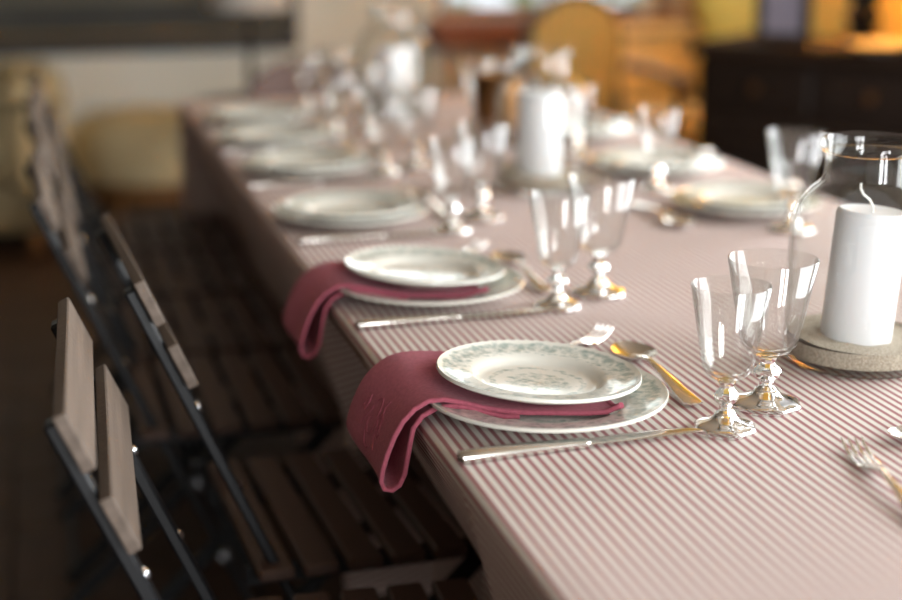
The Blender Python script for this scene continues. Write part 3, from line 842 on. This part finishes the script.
# large dark painting low on the back wall
pt = empty('framed_painting', (.34, Y_B, 1.27)); tag(pt, 'large dark painting in a dark frame on the pale back wall', 'painting')
PW, PH = 1.52, 1.30
for s in (-1, 1):
    MB().box((0, -.025, s * (PH / 2 - .035)), (PW, .05, .07), bev=.012).build('frame_rail', M['frame_dark'], pt, False)
    MB().box((s * (PW / 2 - .035), -.025, 0), (.07, .05, PH - .14), bev=.012).build('frame_rail', M['frame_dark'], pt, False)
    MB().box((0, -.022, s * (PH / 2 - .08)), (PW - .14, .03, .018), bev=.004).build('gilt_fillet', M['frame_gilt'], pt, False)
    MB().box((s * (PW / 2 - .08), -.022, 0), (.018, .03, PH - .178), bev=.004).build('gilt_fillet', M['frame_gilt'], pt, False)
cv = MB().box((0, -.012, 0), (PW - .178, .016, PH - .178)).build('canvas', M['canvas'], pt, False)
MB().box((-.05, -.022, -.42), (.95, .003, .045), bev=.001).build('painted_band', M['canvas_pale'], pt, False)

# lamp on a side table behind the far table end
st = empty('side_table', (.745, 5.50, 0)); tag(st, 'small dark side table carrying the lamp, beyond the far table end', 'table')
MB().lathe([(0, .515), (.19, .515), (.2, .525), (.2, .54), (.19, .545), (0, .545)], 36).build('tabletop', M['dark_wood'], st)
MB().lathe([(0, .515), (.03, .515), (.02, .4), (.032, .3), (.02, .15), (.03, .08), (0, .08)], 20).build('column', M['dark_wood'], st)
for k in range(3):
    a = k * 2 * PI / 3 + .4
    MB().tube([(.015 * math.cos(a), .015 * math.sin(a), .12), (.10 * math.cos(a), .10 * math.sin(a), .08), (.17 * math.cos(a), .17 * math.sin(a), .014)], [.02, .016, .014], 8).build('leg', M['dark_wood'], st)
lp = empty('table_lamp', (.745, 5.50, .545)); tag(lp, 'unlit table lamp with pale shade and thin dark stem, before the painting', 'lamp')
MB().lathe([(0, 0), (.075, 0), (.078, .008), (.06, .018), (.02, .028), (.011, .04), (0, .04)], 30).build('base', M['black_gloss'], lp)
MB().lathe([(0, .03), (.014, .03), (.013, .12), (.018, .13), (.010, .14), (.009, .42), (0, .42)], 16).build('stem', M['black_gloss'], lp)
MB().lathe([(.148, .325), (.150, .325), (.095, .54), (.093, .54)], 40, close=True).build('shade', M['lampshade'], lp)

# olive-gold striped armchair before the window
ac = empty('armchair', (1.93, 5.15, 0), .15); tag(ac, 'olive and gold striped armchair with arched wooden back, before the window', 'armchair')
def arch(w, z0, z1, ins, d, y, nseg=16):
    """solid arched panel: list of outline points"""
    pts = [(-w * .86, z0), (-w, z0 + (z1 - z0) * .55)]
    for k in range(nseg + 1):
        a = PI - PI * k / nseg
        pts.append((w * math.cos(a), z0 + (z1 - z0) * .62 + (z1 - z0) * .38 * math.sin(a)))
    pts += [(w, z0 + (z1 - z0) * .55), (w * .86, z0)]
    cx, cz = 0, (z0 + z1) / 2
    pts = [(cx + (x - cx) * ins, cz + (z - cz) * ins) for x, z in pts]
    n = len(pts); mb = MB()
    mb.add([(x, y - d / 2, z) for x, z in pts] + [(x, y + d / 2, z) for x, z in pts],
           [tuple(range(n))[::-1], tuple(range(n, 2 * n))] + [(i, (i + 1) % n, n + (i + 1) % n, n + i) for i in range(n)])
    return mb
arch(.20, .45, .915, 1.0, .05, .22).build('back_frame', M['walnut'], ac, True, 30)
arch(.20, .45, .915, .90, .075, .215).build('back_cushion', M['stripe_gold'], ac, True, 30)
MB().box((0, -.02, .40), (.50, .48, .13), bev=.04).build('seat', M['stripe_gold'], ac, False)
MB().box((0, -.02, .315), (.50, .48, .04), bev=.008).build('seat_frame', M['walnut'], ac, False)
for s in (-1, 1):
    MB().tube([(s * .22, .20, .64), (s * .255, .08, .635), (s * .265, -.10, .62), (s * .255, -.16, .60)], .02, 10).build('armrest', M['walnut'], ac)
    MB().tube([(s * .255, -.12, .61), (s * .24, -.14, .48), (s * .235, -.18, .33)], .018, 10).build('arm_post', M['walnut'], ac)
    MB().tube([(s * .17, .215, .30), (s * .165, .215, .50)], .022, 10).build('back_post', M['walnut'], ac)
    for y in (-.22, .18): MB().tube([(s * .22, y, .30), (s * .225, y * 1.1, .015)], [.028, .016], 10).build('leg', M['walnut'], ac)
# gold square-backed armchair by the corner
gc = empty('armchair', (2.42, 5.72, 0), -.1); tag(gc, 'gold square-backed low armchair between the striped armchair and the sideboard', 'armchair')
MB().box((0, .22, .60), (.40, .10, .30), bev=.035).build('backrest', M['gold_fabric'], gc, False)
MB().box((0, -.02, .38), (.46, .46, .13), bev=.04).build('seat', M['gold_fabric'], gc, False)
MB().box((0, -.02, .30), (.46, .46, .04), bev=.006).build('seat_frame', M['walnut'], gc, False)
for s in (-1, 1):
    MB().tube([(s * .20, .23, .56), (s * .24, .08, .55), (s * .245, -.16, .53)], .02, 10).build('armrest', M['walnut'], gc)
    MB().tube([(s * .24, -.13, .53), (s * .225, -.18, .32)], .018, 10).build('arm_post', M['walnut'], gc)
    MB().tube([(s * .18, .225, .29), (s * .18, .225, .5)], .02, 10).build('back_post', M['walnut'], gc)
    for y in (-.21, .18): MB().tube([(s * .2, y, .29), (s * .205, y * 1.1, .015)], [.026, .015], 10).build('leg', M['walnut'], gc)

# dark sideboard set across the corner at right
a0, a1 = at(689, 42, .80), at(897, 55, .80)
dirv = (a1 - a0); dirv.z = 0; dirv.normalize()
SBW, SBD, SBH = .86, .42, .80
nrm = Vector((dirv.y, -dirv.x, 0))       # faces the camera side
mid = a0 + dirv * (SBW / 2) - nrm * (SBD / 2)
sb = empty('sideboard', (mid.x, mid.y, 0), math.atan2(dirv.y, dirv.x)); tag(sb, 'dark oak sideboard with drawers at the right, before the ochre wall', 'sideboard')
MB().box((0, 0, .41), (SBW - .06, SBD - .04, .70), bev=.006).build('body', M['dark_wood'], sb, False)
MB().box((0, 0, .78), (SBW, SBD, .04), bev=.008).build('top', M['sideboard_top'], sb, False)
MB().box((0, -.005, .045), (SBW - .03, SBD - .02, .07), bev=.006).build('plinth', M['dark_wood'], sb, False)
for k in range(2):
    x = (k - .5) * (SBW - .1) / 2
    dr = MB().box((x, -SBD / 2 + .014, .67), ((SBW - .1) / 2 - .025, .022, .13), bev=.006).build('drawer', M['dark_wood'], sb, False)
    MB().lathe([(0, 0), (.008, 0), (.008, .012), (.016, .02), (.012, .028), (0, .03)], 16).build('knob', M['brass'], dr)
    dr.children[0].location = (x, -SBD / 2 + .002, .67); dr.children[0].rotation_euler = (PI / 2, 0, 0)
    dd = MB().box((x, -SBD / 2 + .014, .34), ((SBW - .1) / 2 - .025, .022, .46), bev=.006).build('door', M['dark_wood'], sb, False)
    MB().box((x, -SBD / 2 - .001, .34), ((SBW - .1) / 2 - .13, .014, .34), bev=.008).build('raised_panel', M['dark_wood'], dd, False)
def on_sb(px, py): 
    p = at(px, py, SBH); return (p.x, p.y, SBH + .001)
rz = math.atan2(dirv.y, dirv.x)
fp = empty('photo_frame', on_sb(782, 43), rz + .1); tag(fp, 'small dark framed picture standing on the sideboard', 'picture frame')
for s in (-1, 1):
    MB().box((s * .076, .0, .11), (.03, .018, .22), bev=.004).build('frame_rail', M['frame_dark'], fp, False)
    MB().box((0, 0, .11 + s * .095), (.122, .018, .03), bev=.004).build('frame_rail', M['frame_dark'], fp, False)
MB().box((0, .003, .11), (.123, .008, .162)).build('print', M['photo'], fp, False)
MB().bar((0, .008, .16), (0, .085, .002), .03, .006, (1, 0, 0)).build('strut', M['frame_dark'], fp, False)
# lit lamp whose black turned base stands on the sideboard
ll = empty('table_lamp', on_sb(862, 38)); tag(ll, 'lit table lamp with black turned base on the sideboard', 'lamp')
MB().lathe([(0, 0), (.07, 0), (.072, .014), (.052, .022), (.042, .035), (.056, .055), (.060, .075), (.044, .10), (.04, .115), (.062, .14), (.064, .165), (.036, .195), (.018, .23), (.014, .30), (0, .30)], 28).build('base', M['black_gloss'], ll)
shade_m = mat('warm_lampshade', (.85, .62, .32), .9)
sn = shade_m.node_tree; sbs = sn.nodes['Principled BSDF']
tl = sn.nodes.new('ShaderNodeBsdfTranslucent'); tl.inputs[0].default_value = (.95, .78, .5, 1)
ms = sn.nodes.new('ShaderNodeMixShader'); ms.inputs[0].default_value = .65
sn.links.new(sbs.outputs[0], ms.inputs[1]); sn.links.new(tl.outputs[0], ms.inputs[2]); sn.links.new(ms.outputs[0], sn.nodes['Material Output'].inputs[0])
MB().lathe([(.158, .26), (.160, .26), (.105, .47), (.103, .47)], 40, close=True).build('shade', shade_m, ll)
MB().lathe([(.016, .264), (.157, .264), (.157, .267), (.016, .267)], 40, close=True).build('added_diffuser', shade_m, ll)  # added disc, holds back the pool of light below the shade
MB().lathe([(0, .30), (.02, .305), (.03, .335), (.02, .365), (0, .37)], 20).build('bulb', mat('bulb_glass', (1, .9, .7), .3), ll)
pl = bpy.data.lights.new('lamp_bulb', 'POINT'); pl.energy = 85; pl.color = (1, .74, .40); pl.shadow_soft_size = .04
plo = bpy.data.objects.new('lamp_bulb', pl); C.objects.link(plo); plo.location = Vector(ll.location) + Vector((0, 0, .42))
dsh = empty('pewter_dish', on_sb(880, 52)); tag(dsh, 'grey pewter dish on the sideboard, in front of the lamp', 'dish')
MB().lathe([(0, 0), (.05, 0), (.055, .005), (.095, .022), (.10, .026), (.096, .027), (.052, .009), (0, .006)], 36).build('bowl', M['pewter'], dsh)
vz = at(648, 8, WZ0)
vs_ = empty('glint_vase', (2.66, Y_B - .04, WZ0 + .001)); tag(vs_, 'added white china piece standing in for a bright glint on the window sill', 'glint_vase')  # made-up white piece standing in for a bright glint
MB().lathe([(0, 0), (.03, 0), (.034, .01), (.045, .05), (.04, .09), (.02, .12), (.024, .14), (.02, .14), (.016, .12), (.035, .09), (.04, .05), (0, .01)], 30).build('body', M['glint_china'], vs_)

# upholstery gets rounded edges
for o in list(C.objects):
    if o.type == 'MESH' and o.data.materials and o.data.materials[0] in (M['cream_fabric'], M['gold_fabric'], M['stripe_gold'], M['brown_leather']) and len(o.data.vertices) == 24:
        for p in o.data.polygons: p.use_smooth = True
        sm = o.modifiers.new('rounded', 'SUBSURF'); sm.levels = 2; sm.render_levels = 2
